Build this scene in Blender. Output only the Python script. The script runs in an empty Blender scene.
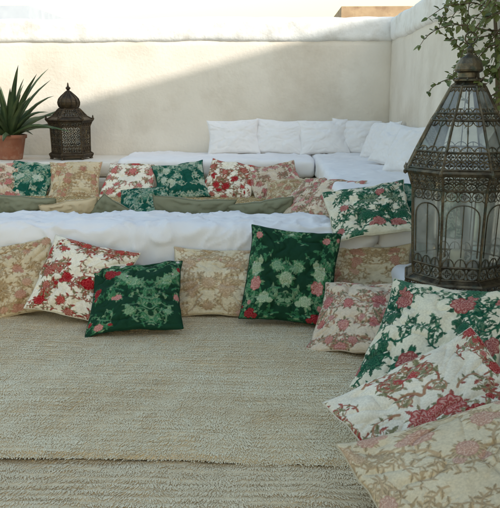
import bpy, math, numpy as np
from mathutils import Vector, Matrix
R = math.radians
rng = np.random.default_rng(7)
scene = bpy.context.scene

# ---------------------------------------------------------------- helpers
def vnoise(P, seed=0):
    P = np.asarray(P, float)
    i = np.floor(P).astype(np.int64); f = P - i; f = f*f*(3-2*f)
    def h(dx, dy, dz):
        n = (i[...,0]+dx)*374761393 + (i[...,1]+dy)*668265263 + (i[...,2]+dz)*1440662683 + seed*97531 + 1013
        n = n & 0x7fffffff
        n = ((n ^ (n >> 13)) * 1274126177) & 0x7fffffff
        n = n ^ (n >> 16)
        return (n & 0xffff)/65535.0
    x, y, z = f[...,0], f[...,1], f[...,2]
    def L(a, b, t): return a+(b-a)*t
    return L(L(L(h(0,0,0),h(1,0,0),x), L(h(0,1,0),h(1,1,0),x), y),
             L(L(h(0,0,1),h(1,0,1),x), L(h(0,1,1),h(1,1,1),x), y), z)*2-1
def fbm(P, seed=0, o=3):
    s = 0; a = 1.0
    for k in range(o):
        s = s + a*vnoise(np.asarray(P)*(2**k), seed+k*11); a *= .5
    return s/1.75

def mesh_obj(name, V, F, mats, midx=None, smooth=True, col=None, parent=None):
    me = bpy.data.meshes.new(name)
    V = np.asarray(V, float)
    if isinstance(F, np.ndarray):
        n, k = F.shape
        me.vertices.add(len(V)); me.vertices.foreach_set('co', V.ravel())
        me.loops.add(n*k); me.loops.foreach_set('vertex_index', F.ravel().astype(np.int32))
        me.polygons.add(n)
        me.polygons.foreach_set('loop_start', np.arange(0, n*k, k, dtype=np.int32))
        me.polygons.foreach_set('loop_total', np.full(n, k, dtype=np.int32))
        me.update(calc_edges=True); me.validate()
    else:
        me.from_pydata([tuple(v) for v in V], [], F); me.update()
    if not isinstance(mats, (list, tuple)): mats = [mats]
    for m in mats: me.materials.append(m)
    if midx is not None: me.polygons.foreach_set('material_index', np.asarray(midx, dtype=np.int32))
    me.polygons.foreach_set('use_smooth', np.full(len(me.polygons), smooth))
    if col is not None:
        a = me.color_attributes.new('Col', 'FLOAT_COLOR', 'POINT')
        c = np.ones((len(V), 4)); c[:, :3] = col
        a.data.foreach_set('color', c.ravel())
    ob = bpy.data.objects.new(name, me)
    scene.collection.objects.link(ob)
    if parent: ob.parent = parent
    return ob

def grid_faces(n, m, off=0, flip=False):
    a = np.arange(n*m).reshape(n, m)
    f = np.stack([a[:-1,:-1], a[1:,:-1], a[1:,1:], a[:-1,1:]], -1).reshape(-1, 4)
    if flip: f = f[:, ::-1]
    return f+off

def box_pts(lo, hi, step):
    lo = np.array(lo, float); hi = np.array(hi, float)
    Vs, Fs, off = [], [], 0
    for ax in range(3):
        u, v = [(1,2),(2,0),(0,1)][ax]
        nu = max(2, int((hi[u]-lo[u])/step)+2); nv = max(2, int((hi[v]-lo[v])/step)+2)
        U, W = np.meshgrid(np.linspace(lo[u],hi[u],nu), np.linspace(lo[v],hi[v],nv), indexing='ij')
        for side in (0, 1):
            P = np.zeros((nu, nv, 3)); P[...,u] = U; P[...,v] = W; P[...,ax] = hi[ax] if side else lo[ax]
            Vs.append(P.reshape(-1, 3)); Fs.append(grid_faces(nu, nv, off, flip=(side == 0))); off += nu*nv
    return np.concatenate(Vs), np.concatenate(Fs)

def soft_box(name, lo, hi, r, mat, step=.03, disp=None, parent=None):
    V, F = box_pts(lo, hi, step)
    lo = np.array(lo); hi = np.array(hi)
    inner = np.clip(V, lo+r, hi-r); d = V-inner; L = np.linalg.norm(d, axis=1, keepdims=True)
    n = d/np.maximum(L, 1e-9)
    V = inner+n*r
    if disp is not None: V = disp(V, n)
    ob = mesh_obj(name, V, F, mat, parent=parent)
    import bmesh
    bm = bmesh.new(); bm.from_mesh(ob.data); bmesh.ops.remove_doubles(bm, verts=bm.verts, dist=1e-4)
    bm.to_mesh(ob.data); bm.free()
    return ob

class MB:
    def __init__(s): s.v = []; s.f = []; s.m = []
    def add(s, V, F, m=0):
        o = len(s.v); s.v += [tuple(v) for v in V]; s.f += [tuple(i+o for i in f) for f in F]; s.m += [m]*len(F)
    def tube(s, pts, r, sides=5, m=0, closed=False):
        pts = [Vector(p) for p in pts]; n = len(pts)
        rs = r if isinstance(r, (list, tuple)) else [r]*n
        V = []; up = None
        for i, p in enumerate(pts):
            if closed: t = pts[(i+1) % n]-pts[i-1]
            else: t = pts[min(i+1, n-1)]-pts[max(i-1, 0)]
            if t.length < 1e-9: t = Vector((0,0,1))
            t.normalize()
            if up is None or abs(up.dot(t)) > .98: up = Vector((0,0,1)) if abs(t.z) < .9 else Vector((1,0,0))
            a = t.cross(up).normalized(); b = a.cross(t).normalized(); up = b
            for k in range(sides):
                an = 2*math.pi*k/sides
                V.append(p+(a*math.cos(an)+b*math.sin(an))*rs[i])
        F = []
        for i in range(n if closed else n-1):
            j = (i+1) % n
            for k in range(sides):
                k2 = (k+1) % sides
                F.append((i*sides+k, i*sides+k2, j*sides+k2, j*sides+k))
        if not closed:
            F.append(tuple(range(sides))[::-1]); F.append(tuple((n-1)*sides+k for k in range(sides)))
        s.add(V, F, m)
    def revolve(s, prof, c, seg=20, m=0, ph=0.0):
        V = []; F = []
        for (r, z) in prof:
            for k in range(seg):
                a = 2*math.pi*k/seg+ph
                V.append((c[0]+r*math.cos(a), c[1]+r*math.sin(a), c[2]+z))
        for i in range(len(prof)-1):
            for k in range(seg):
                k2 = (k+1) % seg
                F.append((i*seg+k, i*seg+k2, (i+1)*seg+k2, (i+1)*seg+k))
        s.add(V, F, m)
    def obj(s, name, mats, smooth=True, parent=None):
        return mesh_obj(name, s.v, s.f, mats, s.m, smooth, parent=parent)

# ---------------------------------------------------------------- materials
def mat(name, c1, c2=None, scale=5, rough=.8, bump=0, bscale=60, metal=0, detail=6, c3=None, s3=1.2, sheen=0):
    m = bpy.data.materials.new(name); m.use_nodes = True
    nt = m.node_tree; N = nt.nodes; Lk = nt.links; b = N['Principled BSDF']
    b.inputs['Roughness'].default_value = rough; b.inputs['Metallic'].default_value = metal
    tc = N.new('ShaderNodeTexCoord')
    c2 = c2 or c1
    no = N.new('ShaderNodeTexNoise'); no.inputs['Scale'].default_value = scale; no.inputs['Detail'].default_value = detail
    Lk.new(tc.outputs['Object'], no.inputs['Vector'])
    rp = N.new('ShaderNodeValToRGB'); rp.color_ramp.elements[0].position = .32; rp.color_ramp.elements[1].position = .68
    rp.color_ramp.elements[0].color = (*c1, 1); rp.color_ramp.elements[1].color = (*c2, 1)
    Lk.new(no.outputs['Fac'], rp.inputs['Fac']); out = rp.outputs['Color']
    if c3:
        n3 = N.new('ShaderNodeTexNoise'); n3.inputs['Scale'].default_value = s3; n3.inputs['Detail'].default_value = 8
        n3.inputs['Roughness'].default_value = .65
        Lk.new(tc.outputs['Object'], n3.inputs['Vector'])
        r3 = N.new('ShaderNodeValToRGB'); r3.color_ramp.elements[0].position = .5; r3.color_ramp.elements[1].position = .72
        Lk.new(n3.outputs['Fac'], r3.inputs['Fac'])
        mx = N.new('ShaderNodeMixRGB'); mx.inputs['Color2'].default_value = (*c3, 1)
        Lk.new(r3.outputs['Color'], mx.inputs['Fac']); Lk.new(out, mx.inputs['Color1']); out = mx.outputs['Color']
    Lk.new(out, b.inputs['Base Color'])
    if bump:
        nb = N.new('ShaderNodeTexNoise'); nb.inputs['Scale'].default_value = bscale; nb.inputs['Detail'].default_value = 5
        Lk.new(tc.outputs['Object'], nb.inputs['Vector'])
        bp = N.new('ShaderNodeBump'); bp.inputs['Strength'].default_value = bump; bp.inputs['Distance'].default_value = .01
        Lk.new(nb.outputs['Fac'], bp.inputs['Height']); Lk.new(bp.outputs['Normal'], b.inputs['Normal'])
    return m

def attr_mat(name, rough=.85, bump=.25, bscale=400, var=.12, sat=1.0):
    m = bpy.data.materials.new(name); m.use_nodes = True
    nt = m.node_tree; N = nt.nodes; Lk = nt.links; b = N['Principled BSDF']
    b.inputs['Roughness'].default_value = rough; b.inputs['Specular IOR Level'].default_value = .2
    at = N.new('ShaderNodeAttribute'); at.attribute_name = 'Col'
    tc = N.new('ShaderNodeTexCoord'); no = N.new('ShaderNodeTexNoise')
    no.inputs['Scale'].default_value = bscale; Lk.new(tc.outputs['Object'], no.inputs['Vector'])
    hs = N.new('ShaderNodeHueSaturation'); hs.inputs['Saturation'].default_value = sat
    ma = N.new('ShaderNodeMapRange'); ma.inputs['To Min'].default_value = 1-var; ma.inputs['To Max'].default_value = 1+var
    Lk.new(no.outputs['Fac'], ma.inputs['Value']); Lk.new(ma.outputs['Result'], hs.inputs['Value'])
    Lk.new(at.outputs['Color'], hs.inputs['Color']); Lk.new(hs.outputs['Color'], b.inputs['Base Color'])
    bp = N.new('ShaderNodeBump'); bp.inputs['Strength'].default_value = bump; bp.inputs['Distance'].default_value = .002
    Lk.new(no.outputs['Fac'], bp.inputs['Height']); Lk.new(bp.outputs['Normal'], b.inputs['Normal'])
    return m

M_plaster = mat('cream_plaster', (.72,.66,.575), (.80,.74,.655), 2.5, .9, .4, 35, c3=(.62,.55,.46), s3=1.3)
M_white = mat('whitewash', (.80,.79,.77), (.86,.85,.84), 6, .9, .6, 25, c3=(.62,.58,.53), s3=4)
M_cloth = mat('white_cotton', (.81,.785,.78), (.86,.835,.83), 3, .85, .25, 380)
M_tile = mat('terrace_concrete', (.33,.29,.24), (.42,.38,.32), 4, .9, .4, 50)
M_print = attr_mat('printed_cotton', sat=1.12)
M_wool = attr_mat('wool_pile', .95, .1, 250, .06)
M_brass = mat('aged_brass', (.065,.05,.033), (.19,.15,.095), 30, .45, .3, 120, metal=.8, c3=(.07,.10,.08), s3=14)
M_iron = mat('dark_bronze', (.035,.026,.018), (.10,.07,.04), 25, .5, .3, 100, metal=.7)
M_terra = mat('terracotta', (.28,.10,.055), (.38,.16,.10), 8, .85, .3, 60, c3=(.45,.3,.22), s3=9)
M_soil = mat('soil', (.04,.03,.02), (.08,.06,.04), 20, .95, .5, 40)
M_aloe = mat('aloe_leaf', (.035,.07,.03), (.09,.13,.05), 9, .5)
M_vine = mat('vine_leaf', (.07,.10,.02), (.18,.20,.05), 9, .5)
M_stem = mat('woody_stem', (.10,.07,.04), (.16,.11,.06), 12, .8)
M_ochre = mat('ochre_masonry', (.34,.24,.15), (.46,.34,.22), 3, .9, .4, 8, c3=(.22,.13,.08), s3=1.6)
M_bluew = mat('pale_blue_plaster', (.45,.5,.58), (.52,.57,.64), 2, .9)
M_dark = mat('window_dark', (.05,.05,.05), (.08,.08,.08), 3, .4)
M_land = mat('earth_ground', (.25,.21,.16), (.33,.28,.2), .05, .95)

def glass_mat():
    m = bpy.data.materials.new('old_glass'); m.use_nodes = True
    nt = m.node_tree; N = nt.nodes; Lk = nt.links
    N.remove(N['Principled BSDF']); o = N['Material Output']
    tr = N.new('ShaderNodeBsdfTransparent'); tr.inputs['Color'].default_value = (.92,.95,.93,1)
    gl = N.new('ShaderNodeBsdfGlossy'); gl.inputs['Roughness'].default_value = .06; gl.inputs['Color'].default_value = (.95,.97,.97,1)
    di = N.new('ShaderNodeBsdfDiffuse'); di.inputs['Color'].default_value = (.7,.71,.68,1)
    fr = N.new('ShaderNodeFresnel'); fr.inputs['IOR'].default_value = 1.8
    m1 = N.new('ShaderNodeMixShader'); Lk.new(fr.outputs[0], m1.inputs[0]); Lk.new(tr.outputs[0], m1.inputs[1]); Lk.new(gl.outputs[0], m1.inputs[2])
    no = N.new('ShaderNodeTexNoise'); no.inputs['Scale'].default_value = 9; no.inputs['Detail'].default_value = 6
    tc = N.new('ShaderNodeTexCoord'); Lk.new(tc.outputs['Object'], no.inputs['Vector'])
    mr = N.new('ShaderNodeMapRange'); mr.inputs['From Min'].default_value = .35; mr.inputs['From Max'].default_value = .8
    mr.inputs['To Min'].default_value = .08; mr.inputs['To Max'].default_value = .45
    Lk.new(no.outputs['Fac'], mr.inputs['Value'])
    m2 = N.new('ShaderNodeMixShader'); Lk.new(mr.outputs[0], m2.inputs[0]); Lk.new(m1.outputs[0], m2.inputs[1]); Lk.new(di.outputs[0], m2.inputs[2])
    Lk.new(m2.outputs[0], o.inputs['Surface'])
    return m
M_glass = glass_mat()

# ---------------------------------------------------------------- terrace shell
WX, WY = 1.13, 7.2
def wall_disp(amp, seed):
    def f(V, n):
        return V + n*(fbm(V*2.2, seed)*amp+fbm(V*9, seed+5)*amp*.35)[:, None]
    return f
def coping_disp(V, n):
    k = fbm(V*np.array([3,3,3]), 3)*.014+fbm(V*12, 9)*.008
    return V+n*k[:, None]+np.array([0,0,1])*(fbm(V*np.array([1.4,1.4,0]), 21)*.022)[:, None]

wall = soft_box('terrace_wall', (-4.6, WY, -.3), (WX+.3, WY+.28, 1.74), .02, M_plaster, .06, wall_disp(.006, 2))
cop = soft_box('coping', (-4.62, WY-.025, 1.715), (WX+.32, WY+.31, 1.945), .05, M_white, .03, coping_disp, parent=wall)
wall2 = soft_box('terrace_wall', (WX, 4.40, -.3), (WX+.27, WY-.005, 1.74), .02, M_plaster, .06, wall_disp(.006, 4))
cop2 = soft_box('coping', (WX-.025, 4.40, 1.715), (WX+.29, WY-.03, 1.94), .05, M_white, .03, coping_disp, parent=wall2)
pier = soft_box('rooftop_wall', (WX-.012, -.6, -.3), (WX+.5, 4.39, 2.55), .03, M_plaster, .06, wall_disp(.007, 6))
wall3 = soft_box('terrace_wall', (-4.6, -3, -.3), (-4.33, WY-.01, 1.1), .02, M_plaster, .1, wall_disp(.006, 8))
terr = soft_box('terrace_floor', (-4.9, -3.2, -.5), (1.9, WY+.5, -.03), .01, M_tile, .2)
bldg = soft_box('house_below', (-4.85, -3.15, -7.9), (1.85, WY+.45, -.51), .02, M_plaster, .8)

plat = soft_box('raised_platform', (-4.32, 4.02, -.028), (WX-.02, WY-.01, .375), .02, M_plaster, .08, wall_disp(.003, 12))
ledge = soft_box('masonry_bench', (-4.3, 6.30, .376), (WX-.03, WY-.012, .50), .02, M_plaster, .06, wall_disp(.004, 13))
ledge_l = soft_box('masonry_ledge', (-4.3, 6.32, .502), (-1.42, WY-.014, .63), .02, M_plaster, .05, wall_disp(.004, 14))
ledge_r = soft_box('masonry_bench', (.40, 4.28, .377), (WX-.03, 6.295, .50), .02, M_plaster, .06, wall_disp(.004, 15))
bench_n = soft_box('masonry_bench', (.66, 2.84, -.027), (WX-.025, 4.0, .16), .02, M_plaster, .08, wall_disp(.004, 16))

# mattresses
def cloth_disp(amp, seed, stretch=(3,3,3), fine=.0):
    st = np.array(stretch)
    def f(V, n):
        w = fbm(V*3, seed+8)[:, None]
        a = fbm(V*st, seed); b = 1-np.abs(fbm(V*st*1.7+4.3+w, seed+3))
        c = 1-np.abs(vnoise(V*np.array([9,5,3])+w*2, seed+9)); e = 1-np.abs(vnoise(V*np.array([4,7,6])+w*3, seed+19))
        g = 1-np.abs(vnoise(V*np.array([6,11,3.5])+V[:, [2,0,1]]*np.array([5,2,0])+w*2.5, seed+29))
        return V+n*(a*amp+(b**4)*amp*.9+(c**7)*amp*.5+(e**9)*amp*.5-amp*.5+(g**9)*fine)[:, None]
    return f
soft_box('divider_mattress', (-3.2, 4.00, .01), (.60, 4.52, .485), .085, M_cloth, .014, cloth_disp(.018, 31, (2.2,3,2), .014))
soft_box('bench_mattress', (-1.38, 6.26, .505), (.37, WY-.03, .665), .05, M_cloth, .022, cloth_disp(.012, 33, fine=.007))
soft_box('bench_mattress', (.375, 4.25, .505), (WX-.035, WY-.03, .67), .05, M_cloth, .022, cloth_disp(.012, 35, fine=.007))
soft_box('bench_mattress', (.66, 2.82, .165), (WX-.03, 3.96, .295), .05, M_cloth, .025, cloth_disp(.009, 37, fine=.004))
soft_box('bolster_cushion', (.61, 4.0, .30), (1.08, 4.22, .49), .06, M_cloth, .02, cloth_disp(.012, 39))

# ---------------------------------------------------------------- rugs with pile
def rug(name, x0, x1, y0, y1, z, colA, colB, pitch, length, lean, seed, edge_wob=.02, band=None, rowh=0.0, rowf=150):
    r = np.random.default_rng(seed)
    nx = int((x1-x0)/pitch); ny = int((y1-y0)/pitch)
    X, Y = np.meshgrid(np.linspace(x0, x1, nx), np.linspace(y0, y1, ny), indexing='ij')
    def height(X, Y):
        P = np.stack([X, Y, X*0], -1)
        h = fbm(P*2.2, seed)*.014+fbm(P*9, seed+2)*.006
        h = h+rowh*np.abs(np.sin(Y*rowf+fbm(P*4, seed+13)*2.5))*(.6+.4*vnoise(P*6, seed+14))
        d = np.minimum(np.minimum(X-x0, x1-X), np.minimum(Y-y0, y1-Y))
        return z+.012+h+np.where(d < .03, -.008*(1-d/.03), 0)
    wob = lambda X, Y: (fbm(np.stack([X*2.3, Y*.0, X*0], -1), seed+7)*edge_wob)*np.clip(1-(Y-y0)/.6, 0, 1)
    gx, gy = np.meshgrid(np.linspace(x0, x1, int((x1-x0)/.02)), np.linspace(y0, y1, int((y1-y0)/.02)), indexing='ij')
    gy2 = gy+wob(gx, gy)
    Vb = np.stack([gx, gy2, height(gx, gy)], -1).reshape(-1, 3)
    Fb = grid_faces(*gx.shape)
    cb = np.tile(np.array(colA), (len(Vb), 1))
    X = X.ravel()+r.normal(0, pitch*.35, X.size); Y = Y.ravel()+r.normal(0, pitch*.35, Y.size)
    n = X.size
    P0 = np.stack([X, Y+wob(X, Y), height(X, Y)-.002], -1)
    clump = fbm(np.stack([X*22, Y*22, X*0], -1), seed+4)
    L = length*(.75+.5*r.random(n))*(1+.35*clump)
    th = r.uniform(0, 2*math.pi, n)
    sway = fbm(np.stack([X*9, Y*9, X*0+3], -1), seed+40)
    jit = .14
    D = np.stack([lean[0]+sway*.5+np.cos(th)*jit, lean[1]+np.sin(th)*jit, np.full(n, .6)], -1)
    D /= np.linalg.norm(D, axis=1, keepdims=True)
    w = pitch*.8
    S = np.stack([np.cos(th*2.7)*.2+1, np.sin(th*1.9)*.3, np.zeros(n)], -1); S /= np.linalg.norm(S, axis=1, keepdims=True)
    a = P0-S*w*.5; b = P0+S*w*.5
    fw = np.stack([sway*1.0+np.cos(th)*.25, -1+np.sin(th)*.2, np.zeros(n)], -1)
    mid = P0+D*L[:, None]*.45
    tip = mid+fw*(L*1.0)[:, None]+np.array([0,0,1])*(L*.05)[:, None]
    c_ = mid+S*w*.6; d_ = mid-S*w*.6
    V = np.stack([a, b, c_, tip+S*w*.25, tip-S*w*.25, d_], 1).reshape(-1, 3)
    i = np.arange(n)*6
    F = np.concatenate([np.stack([i, i+1, i+2, i+5], -1), np.stack([i+5, i+2, i+3, i+4], -1)])
    t = np.clip(.5+.5*fbm(np.stack([X*1.5, Y*3.5, X*0], -1), seed+20)+.22*clump+.25*fbm(np.stack([X*30, Y*5, X*0], -1), seed+23)+r.normal(0, .10, n), 0, 1)
    if band is not None: t = np.clip(t+band(X, Y), 0, 1)
    C = np.array(colA)[None]*(1-t[:, None])+np.array(colB)[None]*t[:, None]
    C6 = np.repeat(C, 6, axis=0)
    o = len(Vb)
    return mesh_obj(name, np.concatenate([Vb, V]), np.concatenate([Fb, F+o]), M_wool, smooth=True, col=np.concatenate([cb, C6]))

bandf = lambda X, Y: .22*np.sin(Y*46+.5*np.sin(X*3))*(.5+.5*np.sin(Y*7+1))+.1*np.sin(Y*130)
rug('wool_rug', -2.3, .72, 2.19, 4.02, 0, (.84,.69,.45), (.97,.86,.62), .0054, .011, (.05,-.35), 51, .03, bandf, .0035, 100)
rug('woven_floor_mat', -2.3, 1.05, 1.1, 2.28, -.018, (.74,.60,.39), (.93,.80,.57), .0060, .011, (0,-.5), 61, .01,
    lambda X, Y: .25*np.sin(Y*170+1.2*np.sin(X*4)), .006, 95)
rug('wool_rug', -4.0, .38, 4.50, 6.28, .376, (.70,.55,.31), (.86,.72,.45), .016, .014, (0,-.2), 71)

# ---------------------------------------------------------------- floral printed cushions
PK = ((.36,.12,.11),(.62,.38,.33)); WH = ((.46,.42,.36),(.72,.66,.58))
STY = {
 'green':  dict(nv=28, base=(.009,.040,.020), vine=[(.05,.15,.075),(.13,.22,.13)], leaf=[(.07,.19,.095),(.20,.29,.17),(.035,.12,.055)], fl=[((.17,.015,.02),(.40,.09,.09)),WH,PK,((.2,.31,.18),(.48,.50,.37)),((.1,.22,.12),(.32,.40,.26))], nf=8, fr=.12),
 'green_white': dict(nv=30, base=(.74,.69,.55), vine=[(.02,.10,.06),(.03,.13,.075)], leaf=[(.012,.07,.04),(.025,.105,.06),(.10,.18,.11)], fl=[((.012,.075,.045),(.10,.23,.14)),((.28,.07,.07),(.54,.30,.26)),((.01,.055,.035),(.05,.16,.09)),((.015,.08,.05),(.35,.40,.26))], nf=10, fr=.145),
 'red':    dict(nv=32, base=(.80,.73,.60), vine=[(.28,.10,.07),(.36,.17,.12)], leaf=[(.20,.17,.09),(.30,.06,.05),(.28,.21,.13)], fl=[((.22,.010,.015),(.50,.10,.10)),((.32,.03,.03),(.56,.20,.17)),((.28,.03,.035),(.54,.32,.24))], nf=11, fr=.12),
 'red_big':dict(nv=30, base=(.80,.74,.62), vine=[(.34,.14,.10),(.40,.24,.16)], leaf=[(.22,.21,.12),(.36,.12,.10),(.33,.28,.18)], fl=[((.28,.025,.03),(.60,.22,.20)),((.38,.07,.07),(.66,.38,.33))], nf=10, fr=.135),
 'beige':  dict(nv=30, base=(.60,.50,.35), vine=[(.38,.26,.15),(.42,.30,.18)], leaf=[(.36,.25,.14),(.43,.32,.2)], fl=[((.40,.22,.15),(.58,.40,.28)),((.36,.17,.12),(.52,.33,.24))], nf=9, fr=.12),
 'damask': dict(nv=26, base=(.66,.57,.42), vine=[(.46,.34,.22),(.48,.36,.24)], leaf=[(.44,.33,.21),(.50,.39,.26)], fl=[((.46,.27,.21),(.66,.48,.38)),((.43,.30,.20),(.60,.47,.34))], nf=9, fr=.14),
 'pink':   dict(nv=28, base=(.66,.55,.43), vine=[(.34,.2,.14),(.38,.26,.17)], leaf=[(.2,.18,.11),(.38,.2,.15)], fl=[((.36,.10,.10),(.60,.33,.29)),((.4,.16,.15),(.62,.40,.34))], nf=10, fr=.12),
 'teal':   dict(nv=26, base=(.012,.08,.055), vine=[(.40,.44,.33),(.22,.30,.22)], leaf=[(.42,.46,.35),(.10,.22,.15)], fl=[((.28,.35,.26),(.60,.60,.50)),((.04,.14,.10),(.40,.44,.33))], nf=9, fr=.14),
 'plain_green': dict(nv=0, base=(.23,.235,.165), vine=[(.11,.12,.08)], leaf=[(.11,.12,.08)], fl=[((.11,.12,.08),(.15,.16,.11))], nf=0, fr=.1),
}
def paint(N, style, seed):
    S = STY[style]; r = np.random.default_rng(seed)
    lin = np.linspace(-1, 1, N)
    U, W = np.meshgrid(lin, lin, indexing='ij')
    off = r.uniform(-.35, .35)
    C = np.zeros((N, N, 3)); C[:] = S['base']
    P3 = np.stack([U, W, U*0+seed], -1)
    fade = (1+.14*fbm(P3*2.5, seed)+.11*vnoise(P3*N*.22, seed+3))[..., None]
    if style == 'plain_green': return C*fade
    U0, W0 = U, W
    U = U0+fbm(P3*9, seed+5)*.018; W = W0+fbm(P3*9, seed+6)*.018
    def stamp(cx, cy, rad, fn):
        rad = rad+.02
        for sx in (1, -1):
            X0 = off+sx*cx
            i0 = max(0, int((X0-rad+1)/2*(N-1))); i1 = min(N, int((X0+rad+1)/2*(N-1))+2)
            j0 = max(0, int((cy-rad+1)/2*(N-1))); j1 = min(N, int((cy+rad+1)/2*(N-1))+2)
            if i1 <= i0 or j1 <= j0: continue
            x = (U[i0:i1, j0:j1]-X0)*sx; y = W[i0:i1, j0:j1]-cy
            m, col = fn(x, y)
            sub = C[i0:i1, j0:j1]
            sub[...] = sub*(1-m[..., None])+col*m[..., None]
    px = 2.0/N
    def sm(d): return np.clip(.5-d/px/1.3, 0, 1)*.96
    def dot(cx, cy, rad, col): stamp(cx, cy, rad+2*px, lambda x, y: (sm(np.hypot(x, y)-rad), np.array(col)+0*x[..., None]))
    def leaf(cx, cy, L, ang, col):
        def fn(x, y):
            a = x*math.cos(ang)+y*math.sin(ang); b = -x*math.sin(ang)+y*math.cos(ang)
            t = np.clip((a+L)/(2*L), 0, 1)
            wd = L*.46*np.sin(math.pi*t**.8)*(1+.2*np.sin(t*22))
            m = sm(np.abs(b)-wd)*(np.abs(a) < L)
            sh = 1-.4*np.exp(-(b/(px*1.1))**2)+.3*(b > 0)
            return m, np.array(col)*sh[..., None]
        stamp(cx, cy, L*1.1, fn)
    def flower(cx, cy, rad, pal, kk, ph):
        dk, lt = np.array(pal[0]), np.array(pal[1])
        def fn(x, y):
            rr = np.hypot(x, y)/rad; th = np.arctan2(y, x)
            e = .84+.16*np.abs(np.cos(kk*th/2+ph)); t = rr/e
            s = .5+.5*np.sin(t*13+2.2*np.sin(kk*th+ph)+1.2*np.sin(3*th+ph))
            s = np.where(t > .9, .1, s*np.clip(.45+t, 0, 1))
            col = dk*(1-s[..., None])+lt*s[..., None]
            return sm((rr-e)*rad), col
        stamp(cx, cy, rad*1.1, fn)
    for v in range(S['nv']):
        x, y = r.uniform(0, 1.2), -1+2*((v*.618+r.uniform(0, .1)) % 1); h = r.uniform(0, 6.28); cur = r.choice([-1, 1])*r.uniform(1.5, 3.5)
        col = S['vine'][r.integers(len(S['vine']))]; w0 = r.uniform(.008, .016)
        for s in range(46):
            dot(x, y, w0*(1.2-s/70), col)
            x += math.cos(h)*.017; y += math.sin(h)*.017; h += cur*.018*(1+s*.12)
            if s % 6 == 3:
                for sd in (1, -1):
                    la = h+sd*r.uniform(.7, 1.2); L = r.uniform(.022, .055)
                    leaf(x+math.cos(la)*L, y+math.sin(la)*L, L, la, S['leaf'][r.integers(len(S['leaf']))])
        dot(x, y, .026, S['leaf'][0])
        if v % 3 == 0: flower(x, y, r.uniform(.04, .065), S['fl'][r.integers(len(S['fl']))], 5, 1)
    pts = []; tries = 0
    while len(pts) < S['nf'] and tries < 600:
        tries += 1
        x, y = r.uniform(.0, 1.2), r.uniform(-.98, .98)
        if x < .15: x = 0
        if all(math.hypot(x-a, y-b) > S['fr']*2.2 for a, b in pts): pts.append((x, y))
    for (x, y) in pts:
        rad = S['fr']*r.uniform(.7, 1.25); pal = S['fl'][r.integers(len(S['fl']))]
        for q in range(11):
            a = q*6.28/11+r.uniform(-.3, .3); L = rad*r.uniform(.22, .45)
            leaf(x+math.cos(a)*(rad+L*.4), y+math.sin(a)*(rad+L*.4), L, a, S['leaf'][r.integers(len(S['leaf']))])
        flower(x, y, rad, pal, int(r.integers(6, 9)), r.uniform(0, 3))
        flower(x+r.uniform(-.2,.2)*rad*(x > 0), y+r.uniform(-.2,.2)*rad, rad*.55, pal, 5, r.uniform(0, 3))
        if x > 0 and r.random() < .6:
            a = r.uniform(0, 6.28); flower(x+math.cos(a)*rad*1.2, y+math.sin(a)*rad*1.2, rad*.5, pal, 5, 2)
    return np.clip(C*fade, 0, 1)

def cushion(name, loc, w, h, T, tilt, yaw=0, spin=0, style='beige', seed=1, N=170, plainmat=None, roll=0, sag=.0, wr=1.25):
    def surf(n, sgn):
        lin = np.sin(np.linspace(-1, 1, n)*math.pi/2*.86)/math.sin(math.pi/2*.86)
        lin = .55*lin+.45*np.linspace(-1, 1, n)
        U, W = np.meshgrid(lin, lin, indexing='ij')
        pin = .075
        x = U*w/2*(1-pin*(1-W**2)); y = W*h/2*(1-pin*(1-U**2))
        q = np.clip((1-U**2)*(1-W**2), 0, 1)
        z = q**.42*T/2
        P = np.stack([U*1.6+seed*3.1, W*1.6, U*0+sgn], -1)
        z = z*(1+.22*fbm(P, seed))
        ang = np.arctan2(W, U); rr = np.sqrt(U**2+W**2)
        cre = 1-np.abs(vnoise(np.stack([np.cos(ang)*4+seed, np.sin(ang)*4, rr*.8+sgn], -1), seed+4))
        z = z-wr*(cre**6)*.012*np.clip(q*6, 0, 1)*np.clip(rr*1.4-.45, 0, 1)
        Q = np.stack([U*4+seed, W*4, U*0], -1)
        fold = 1-np.abs(fbm(Q*.45+2, seed+31))
        z = z+wr*(fbm(Q, seed+2)*.006-(fold**8)*.012)*np.clip(q*5, 0, 1)
        bend = -sag*(W**2)-.6*sag*U**2
        edge = fbm(np.stack([U*2+seed, W*2, U*0], -1), seed+9)*.014
        ex = fbm(np.stack([U*1.5+seed, W*1.5, U*0+7], -1), seed+12)*.014
        return np.stack([x+ex, y+ex*.7, sgn*z+edge+bend], -1)
    A = surf(N, 1); nb = 40; B = surf(nb, -1)
    V = np.concatenate([A.reshape(-1, 3), B.reshape(-1, 3)])
    F = np.concatenate([grid_faces(N, N), grid_faces(nb, nb, N*N, flip=True)])
    M = Matrix.Translation(loc) @ Matrix.Rotation(R(yaw), 4, 'Z') @ Matrix.Rotation(R(tilt), 4, 'X') @ Matrix.Rotation(R(roll), 4, 'Y') @ Matrix.Rotation(R(spin), 4, 'Z')
    e = np.concatenate([A[:, 0], A[-1, 1:], A[-2::-1, -1], A[0, -2:0:-1]])[::3]
    mb = MB(); mb.tube([tuple(p) for p in e], .0035, 5, closed=True)
    hv = np.array(mb.v); hf = np.array(mb.f)
    o = len(V); V = np.concatenate([V, hv]); F = np.concatenate([F, hf+o])
    if plainmat is None:
        colA = paint(N, style, seed).reshape(-1, 3)
        base = np.array(STY[style]['base'])
        col = np.concatenate([colA, np.tile(base, (nb*nb, 1)), np.tile(base*.8, (len(hv), 1))])
        ob = mesh_obj(name, V, F, M_print, col=col)
    else:
        ob = mesh_obj(name, V, F, plainmat)
    ob.matrix_world = M
    return ob

fc = 'floral_cushion'
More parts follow.
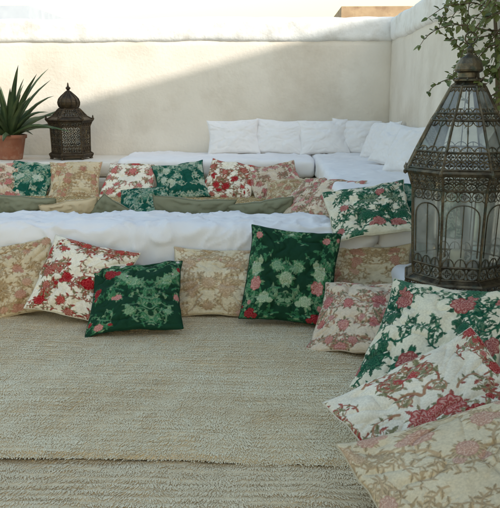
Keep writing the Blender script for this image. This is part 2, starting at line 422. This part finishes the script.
# front row against the divider
cushion(fc, (-1.44,3.84,.20), .46,.44,.15, 58, 6, 12, 'beige', 3, 190)
cushion(fc, (-1.04,3.76,.22), .50,.46,.15, 52, 0, -14, 'red', 5, 230)
cushion(fc, (-.72,3.60,.17), .50,.45,.14, 38, -4, 8, 'green', 10, 240)
cushion(fc, (-.30,3.85,.19), .52,.40,.14, 60, 3, -2, 'damask', 12, 200)
cushion(fc, (.10,3.74,.26), .50,.54,.16, 58, -4, -5, 'green', 18, 260)
cushion(fc, (.53,3.90,.19), .50,.42,.14, 58, -8, 4, 'beige', 21, 170)
# right hand row
cushion(fc, (.44,3.36,.15), .48,.46,.13, 34, -34, 12, 'pink', 25, 210)
cushion(fc, (.66,2.76,.235), .56,.56,.15, 42, -38, 4, 'green_white', 30, 300)
cushion(fc, (.58,2.31,.14), .66,.46,.15, 32, -4, 33, 'red_big', 35, 310)
cushion(fc, (.60,1.88,.12), .68,.50,.15, 26, -4, 22, 'damask', 38, 300)
# rear row on the raised platform
rear = [(-2.34,'pink'),(-2.08,'teal'),(-1.68,'beige'),(-1.21,'red_big'),(-.78,'teal'),(-.36,'red'),(.02,'pink')]
for i, (x, s) in enumerate(rear):
    cushion(fc, (x, 6.00+.02*(i % 2), .505), .44, .42, .13, 38+3*(i % 3), [3,-5,4,-3,5,-4,2][i], [4,-6,2,-3,9,-12,14][i], s, 60+i*3, 130)
cushion(fc, (.17,5.55,.48), .46,.42,.13, 20, -25, 20, 'beige', 91, 120)
cushion(fc, (.27,5.05,.52), .44,.42,.13, 30, -60, 10, 'pink', 94, 120)
# on the back side of the divider
cushion(fc, (-1.66,4.68,.40), .44,.42,.13, -56, 0, 6, 'plain_green', 101, 60)
cushion(fc, (-1.32,4.70,.38), .38,.40,.13, -54, 10, -12, 'beige', 102, 80)
cushion(fc, (-1.08,4.70,.38), .36,.36,.13, -56, 8, 38, 'plain_green', 104, 60)
cushion(fc, (-.88,4.82,.47), .36,.36,.12, 40, -10, 12, 'teal', 107, 120)
cushion(fc, (-.52,4.68,.39), .54,.42,.13, -56, 0, 4, 'plain_green', 110, 60)
cushion(fc, (-.05,4.68,.38), .44,.42,.13, -56, 0, -10, 'plain_green', 113, 60)
# on the right upper bench
cushion(fc, (.55,4.06,.565), .48,.42,.12, 36, -12, 16, 'green_white', 118, 190)
cushion(fc, (.33,4.55,.57), .42,.40,.12, 28, -50, 8, 'pink', 120, 130)
cushion(fc, (.90,4.14,.56), .40,.38,.12, 50, -20, 4, 'teal', 124, 120)
# white cushions
wc = 'white_cushion'
for i, (x, sp) in enumerate([(-.38,2),(.06,-3),(.48,2),(.78,-3)]):
    cushion(wc, (x, 6.93+.03*(i % 2), .825), .48 if i else .50, .34, .16, 70, [2,-4,3,-12][i], sp, plainmat=M_cloth, seed=130+i*2, N=70, wr=.6)
cushion(wc, (.94,6.35,.83), .42,.35,.16, 64, -66, 4, plainmat=M_cloth, seed=141, N=70, wr=.6)
cushion(wc, (.95,5.72,.83), .42,.36,.16, 60, -62, -6, plainmat=M_cloth, seed=144, N=70, wr=.6)
cushion(wc, (.97,5.25,.82), .40,.36,.16, 62, -70, 5, plainmat=M_cloth, seed=147, N=70, wr=.6)

# ---------------------------------------------------------------- lanterns
def ringpt(c, r, z, k, n, ph): 
    a = 2*math.pi*k/n+ph
    return Vector((c[0]+r*math.cos(a), c[1]+r*math.sin(a), c[2]+z))
def lace(mb, q, nx, ny, r):
    def P(s, t): return (q[0]*(1-s)+q[1]*s)*(1-t)+(q[3]*(1-s)+q[2]*s)*t
    for i in range(nx):
        for j in range(ny):
            cs, ct = (i+.5)/nx, (j+.5)/ny
            pts = [P(cs+.46/nx*math.cos(a), ct+.46/ny*math.sin(a)) for a in np.linspace(0, 2*math.pi, 11)[:-1]]
            mb.tube(pts, r, 4, closed=True)
            pts = [P(cs+(.2+.12*math.cos(4*a))/nx*math.cos(a), ct+(.2+.12*math.cos(4*a))/ny*math.sin(a)) for a in np.linspace(0, 2*math.pi, 17)[:-1]]
            mb.tube(pts, r*.8, 4, closed=True)
            mb.tube([P(i/nx, j/ny), P((i+.2)/nx, (j+.2)/ny)], r*.9, 4); mb.tube([P((i+1)/nx, (j+1)/ny), P((i+.8)/nx, (j+.8)/ny)], r*.9, 4)
            mb.tube([P((i+1)/nx, j/ny), P((i+.8)/nx, (j+.2)/ny)], r*.9, 4); mb.tube([P(i/nx, (j+1)/ny), P((i+.2)/nx, (j+.8)/ny)], r*.9, 4)
def scallop(mb, q, nx, r, top=True):
    def P(s, t): return (q[0]*(1-s)+q[1]*s)*(1-t)+(q[3]*(1-s)+q[2]*s)*t
    for i in range(nx):
        pts = [P((i+.5-.5*math.cos(a))/nx, math.sin(a)*.9 if not top else 1-math.sin(a)*.9) for a in np.linspace(0, math.pi, 9)]
        mb.tube(pts, r, 4)
        mb.tube([P((i+.5)/nx, .9 if not top else .1), P((i+.5)/nx, 0 if not top else 1)], r*.8, 4)

def big_lantern(c):
    root = bpy.data.objects.new('moroccan_lantern', None); scene.collection.objects.link(root)
    fr = MB(); gl = MB(); n = 8; ph = R(12)
    prof = [(.245,.030,'lace2'),(.250,.075,'solid'),(.215,.095,'lace'),(.222,.155,'scal'),(.238,.500,'lace2'),(.262,.570,'solid'),
            (.275,.578,'solid'),(.262,.592,'lacew'),(.228,.665,'scalg'),(.160,.80,'lace'),(.140,.83,'scalg'),(.078,.945,'solid'),(.050,.965,None)]
    for i in range(len(prof)):
        r0, z0, kind = prof[i]
        ring = [ringpt(c, r0, z0, k, n, ph) for k in range(n)]
        fr.tube(ring, .0055 if i not in (1, 5, 6) else .008, 5, closed=True)
        if kind is None: continue
        r1, z1, _ = prof[i+1]
        for k in range(n):
            q = (ringpt(c,r0,z0,k,n,ph), ringpt(c,r0,z0,k+1,n,ph), ringpt(c,r1,z1,k+1,n,ph), ringpt(c,r1,z1,k,n,ph))
            fr.tube([q[0], q[3]], .0065, 5)
            if kind == 'solid': fr.add([tuple(p) for p in q], [(0,1,2,3)])
            elif kind == 'lace': lace(fr, q, 3 if r0 > .18 else 2, 1, .0028)
            elif kind == 'lace2': lace(fr, q, 4, 2 if i == 4 else 1, .0028)
            elif kind == 'lacew': lace(fr, q, 4, 2, .0028)
            if kind in ('scal', 'scalg', 'lace', 'lace2', 'lacew'):
                cc = Vector((c[0], c[1], 0))
                g = [Vector((cc.x+(p.x-cc.x)*.985, cc.y+(p.y-cc.y)*.985, p.z)) for p in q]
                gl.add([tuple(p) for p in g], [(0,1,2,3)])
            def P(s, t): return (q[0]*(1-s)+q[1]*s)*(1-t)+(q[3]*(1-s)+q[2]*s)*t
            if kind == 'scal':
                sub = (P(.04,.86), P(.96,.86), P(.96,1), P(.04,1)); lace(fr, sub, 3, 1, .0024)
                sub = (P(.04,0), P(.96,0), P(.96,.13), P(.04,.13)); scallop(fr, sub, 3, .0026, False)
                arch = [P(.5-.4*math.cos(a), .60+.22*math.sin(a)**.7 if math.sin(a) > 0 else .60) for a in np.linspace(0, math.pi, 13)]
                fr.tube([P(.1,.14)]+arch+[P(.9,.14)], .0028, 4)
                fr.tube([P(.5,.14), P(.5,.82)], .0022, 4)
            if kind == 'scalg':
                fr.tube([P(.5,0), P(.5,1)], .0026, 4)
                sub = (P(0,0), P(1,0), P(1,.2), P(0,.2)); scallop(fr, sub, 3, .0024, False)
                sub = (P(0,.8), P(1,.8), P(1,1), P(0,1)); scallop(fr, sub, 3, .0024, True)
    fr.revolve([(0,.075),(.235,.075),(.235,.082),(0,.082)], c, 8, ph=ph)
    for k in range(n):
        p = ringpt(c, .238, 0, k, n, ph)
        fr.revolve([(.004,0),(.016,.004),(.019,.014),(.011,.024),(.009,.034)], tuple(p), 8)
        b = ringpt(c, .278, .578, k, n, ph); fr.revolve([(0,-.018),(.008,-.012),(.010,-.002),(.004,.008),(.0,.02)], tuple(b), 8)
    fr.revolve([(.05,.965),(.066,.970),(.066,.978),(.048,.985),(.046,1.005),(.060,1.012),(.062,1.02),(.056,1.045),(.04,1.068),(.018,1.082),(.010,1.092),(.016,1.102),(.017,1.110),(.008,1.12),(.006,1.13),(0,1.132)], c, 20)
    for k in range(10):
        p = ringpt(c, .064, .975, k, 10, 0); fr.revolve([(0,-.006),(.006,0),(0,.012)], tuple(p), 6)
    fr.tube([(c[0]+.026*math.cos(a), c[1], c[2]+1.155+.026*math.sin(a)) for a in np.linspace(0, 2*math.pi, 17)[:-1]], .0038, 6, closed=True)
    cd = MB(); cd.revolve([(0,.084),(.032,.084),(.033,.19),(.028,.197),(0,.192)], c, 18)
    fr.obj('brass_frame', [M_brass], smooth=False, parent=root)
    gl.obj('glass_panes', [M_glass], smooth=False, parent=root)
    cd.obj('candle', [mat('candle_wax', (.75,.7,.58), (.8,.75,.62), 5, .5)], parent=root)
big_lantern((.872, 3.32, .300))

def small_lantern(c):
    root = bpy.data.objects.new('moroccan_lantern', None); scene.collection.objects.link(root)
    fr = MB(); gl = MB(); n = 6; ph = R(18)
    prof = [(.19,.02,'solid'),(.20,.045,'solid'),(.175,.06,'lace'),(.175,.12,'lace3'),(.18,.30,'lace'),(.20,.345,'solid'),(.215,.36,'solid'),(.16,.39,'lace2'),(.10,.455,'solid'),(.085,.465,None)]
    for i in range(len(prof)):
        r0, z0, kind = prof[i]
        ring = [ringpt(c, r0, z0, k, n, ph) for k in range(n)]
        fr.tube(ring, .007, 5, closed=True)
        if kind is None: continue
        r1, z1, _ = prof[i+1]
        for k in range(n):
            q = (ringpt(c,r0,z0,k,n,ph), ringpt(c,r0,z0,k+1,n,ph), ringpt(c,r1,z1,k+1,n,ph), ringpt(c,r1,z1,k,n,ph))
            fr.tube([q[0], q[3]], .008, 5)
            if kind == 'solid': fr.add([tuple(p) for p in q], [(0,1,2,3)])
            else:
                nx, ny = {'lace':(4,1),'lace2':(3,2),'lace3':(3,3)}[kind]
                lace(fr, q, nx, ny, .0038)
                cc = Vector((c[0], c[1], 0)); gl.add([(cc.x+(p.x-cc.x)*.97, cc.y+(p.y-cc.y)*.97, p.z) for p in q], [(0,1,2,3)])
    for k in range(n):
        p = ringpt(c, .18, 0, k, n, ph); fr.revolve([(.01,0),(.02,.005),(.012,.022)], tuple(p), 8)
        t = ringpt(c, .212, .36, k, n, ph); fr.revolve([(.012,0),(.014,.012),(.006,.025),(.008,.032),(0,.045)], tuple(t), 8)
    fr.revolve([(.085,.465),(.09,.475),(.10,.50),(.102,.52),(.092,.55),(.07,.575),(.04,.60),(.018,.62),(.012,.632),(.022,.642),(.022,.652),(.01,.662),(.006,.69),(0,.70)], c, 18)
    for k in range(12):
        pts = [ringpt(c, rr+.002, zz, k, 12, 0) for rr, zz in [(.09,.475),(.10,.50),(.102,.52),(.092,.55),(.07,.575),(.04,.60),(.018,.62)]]
        fr.tube(pts, .004, 4)
    fr.obj('bronze_frame', [M_iron], smooth=False, parent=root)
    gl.obj('coloured_glass', [M_glass], smooth=False, parent=root)
small_lantern((-1.90, 6.72, .633))

# ---------------------------------------------------------------- potted aloe
pot = MB(); pc = (-2.46, 6.66, .632)
pot.revolve([(0,.0),(.105,0),(.11,.01),(.145,.19),(.16,.195),(.162,.225),(.148,.228),(.14,.20),(0,.19)], pc, 28, 0)
pot.revolve([(.141,.203),(.06,.212),(0,.215)], pc, 20, 1)
pr = np.random.default_rng(5)
for k in range(56):
    a = k*2.4+pr.uniform(-.2, .2); el = R(pr.uniform(48, 86)) if k > 16 else R(pr.uniform(10, 45)); L = pr.uniform(.46, .80)
    d = Vector((math.cos(a), math.sin(a), 0)); side = Vector((-math.sin(a), math.cos(a), 0)); V = []; ns = 9
    if d.y > .3: L *= .7
    p = Vector(pc)+Vector((0,0,.2))+d*.02; e = el
    for s in range(ns+1):
        t = s/ns; w = .032*(1-t)**.75*(1+.5*math.sin(math.pi*t*.6))+.0008
        T = d*math.cos(e)+Vector((0,0,1))*math.sin(e); nrm = T.cross(side).normalized()*-1
        V += [p-side*w+nrm*w*.35, p-nrm*w*.5, p+side*w+nrm*w*.35]
        p = p+T*L/ns; e -= R(pr.uniform(1, 8))*(1.2 if el < 1 else .8)
    F = []
    for s in range(ns):
        for j in range(3):
            j2 = (j+1) % 3
            F.append((s*3+j, s*3+j2, (s+1)*3+j2, (s+1)*3+j))
    pot.add(V, F, 2)
pot.obj('potted_aloe', [M_terra, M_soil, M_aloe])

# ---------------------------------------------------------------- climbing plant on the right wall
vm = MB(); vr = np.random.default_rng(11)
def leafv(p, d, L, nrm):
    s = d.cross(nrm).normalized(); w = L*.34
    vm.add([p, p+d*L*.35+s*w+nrm*L*.06, p+d*L*.75+s*w*.7, p+d*L+nrm*-.1*L, p+d*L*.75-s*w*.7, p+d*L*.35-s*w+nrm*L*.06, p+d*L*.5-nrm*L*.05],
           [(0,1,6),(1,2,6),(2,3,6),(3,4,6),(4,5,6),(5,0,6)], 1)
for st in range(60):
    p = Vector((WX-.03, vr.uniform(3.3, 4.3), vr.uniform(1.2, 1.95)))
    d = Vector((vr.uniform(-.8, -.1), vr.uniform(-.5, .3), vr.uniform(-.6, .5))).normalized()
    pts = [p.copy()]
    ns = int(vr.integers(4, 11)) if st % 6 else 13
    for s in range(ns):
        d = (d+Vector((vr.uniform(-.2,.20), vr.uniform(-.25,.25), vr.uniform(-.30,.14)))).normalized()
        p = p+d*.032; p.x = min(p.x, WX-.03); pts.append(p.copy())
        for q in range(2):
            ld = (d*.5+Vector((vr.normal(), vr.normal(), vr.normal()-.2))*.6).normalized()
            leafv(p, ld, vr.uniform(.024, .045), Vector((vr.normal()*.5, -.5+vr.normal()*.4, 1)).normalized())
    vm.tube(pts, [.004*(1-i/len(pts)*.7) for i in range(len(pts))], 4, 0)
vm.tube([(WX-.02,3.5,.3),(WX-.03,3.55,.9),(WX-.025,3.7,1.4),(WX-.03,3.85,1.8),(WX-.02,3.9,2.2)], [.012,.011,.01,.008,.005], 6, 0)
vm.obj('climbing_vine', [M_stem, M_vine], smooth=False)

# ---------------------------------------------------------------- surroundings
g = np.linspace(-1, 1, 60); G, H = np.meshgrid(np.sign(g)*np.abs(g)**2.5*3000, np.sign(g)*np.abs(g)**2.5*3000, indexing='ij')
mesh_obj('ground', np.stack([G, H, G*0-8], -1).reshape(-1, 3), grid_faces(60, 60), M_land)
def house(name, x0, x1, y0, y1, z1, m, wins=3):
    root = soft_box(name, (x0, y0, -8), (x1, y1, z1), .05, m, 1.2)
    par = MB()
    for (a, b, c_, d_) in [(x0-.08,x1+.08,y0-.08,y0+.2),(x0-.08,x1+.08,y1-.2,y1+.08),(x0-.08,x0+.2,y0+.205,y1-.205),(x1-.2,x1+.08,y0+.205,y1-.205)]:
        par.add([(a,c_,z1+.003),(b,c_,z1+.003),(b,d_,z1+.003),(a,d_,z1+.003),(a,c_,z1+.5),(b,c_,z1+.5),(b,d_,z1+.5),(a,d_,z1+.5)],
                [(0,3,2,1),(4,5,6,7),(0,1,5,4),(1,2,6,5),(2,3,7,6),(3,0,4,7)])
    par.obj('parapet', [m], smooth=False, parent=root)
    w = MB()
    for k in range(wins):
        for fl in range(3):
            cx = x0+(x1-x0)*(k+.5)/wins; z = z1-2.2-fl*3
            w.add([(cx-.45,y0-.03,z),(cx+.45,y0-.03,z),(cx+.45,y0-.03,z+1.2),(cx-.45,y0-.03,z+1.2)], [(0,1,2,3)])
    w.obj('windows', [M_dark], smooth=False, parent=root)
    return root
house('ochre_house', 2.4, 9, 26, 34, 3.75, M_ochre)
house('plastered_house', -14, -8.3, 25, 32, 3.7, M_bluew)
house('plastered_house', -8, 1.8, 38, 46, 3.3, M_white, 4)
house('plastered_house', 10, 18, 30, 40, 1.0, M_plaster)
house('plastered_house', -26, -16, 28, 40, 2.0, M_plaster)
house('plastered_house', -6, 4, 14, 22, -1.5, M_white, 4)
# unseen house added at right rear, angled so its roof line shades the terrace
nb = house('shadow_caster_house', 0, 12, -6, 0, 8.5, M_white, 4)
nb.rotation_euler = (0, 0, math.atan(.5)); nb.location = (3.0, -4.97, 0)

# ---------------------------------------------------------------- light, camera
sd = Vector((.75, -.7, .58)).normalized()
el = math.asin(sd.z); az = math.atan2(sd.x, sd.y)
w = bpy.data.worlds.new('World'); scene.world = w; w.use_nodes = True
nt = w.node_tree; bg = nt.nodes['Background']
sky = nt.nodes.new('ShaderNodeTexSky'); sky.sky_type = 'NISHITA'; sky.sun_disc = False
sky.sun_elevation = el; sky.sun_rotation = az; sky.altitude = 0; sky.air_density = 1.9; sky.dust_density = 1.4; sky.ozone_density = .3
nt.links.new(sky.outputs[0], bg.inputs[0]); bg.inputs[1].default_value = .25
sl = bpy.data.lights.new('sun', 'SUN'); sl.energy = 4.0; sl.angle = R(.4); sl.color = (1, .94, .85)
so = bpy.data.objects.new('sun', sl); scene.collection.objects.link(so)
so.rotation_euler = sd.to_track_quat('Z', 'Y').to_euler(); so.location = (6, -3, 16)

cam = bpy.data.cameras.new('camera'); co = bpy.data.objects.new('camera', cam); scene.collection.objects.link(co)
co.location = (0, 0, 1.2); co.rotation_euler = (R(90-12.4), 0, R(1.84))
cam.sensor_fit = 'HORIZONTAL'; cam.sensor_width = 36; cam.lens = 51.4; cam.clip_end = 8000; cam.clip_start = .05
scene.camera = co
scene.view_settings.view_transform = 'Standard'; scene.view_settings.look = 'None'; scene.view_settings.exposure = 0
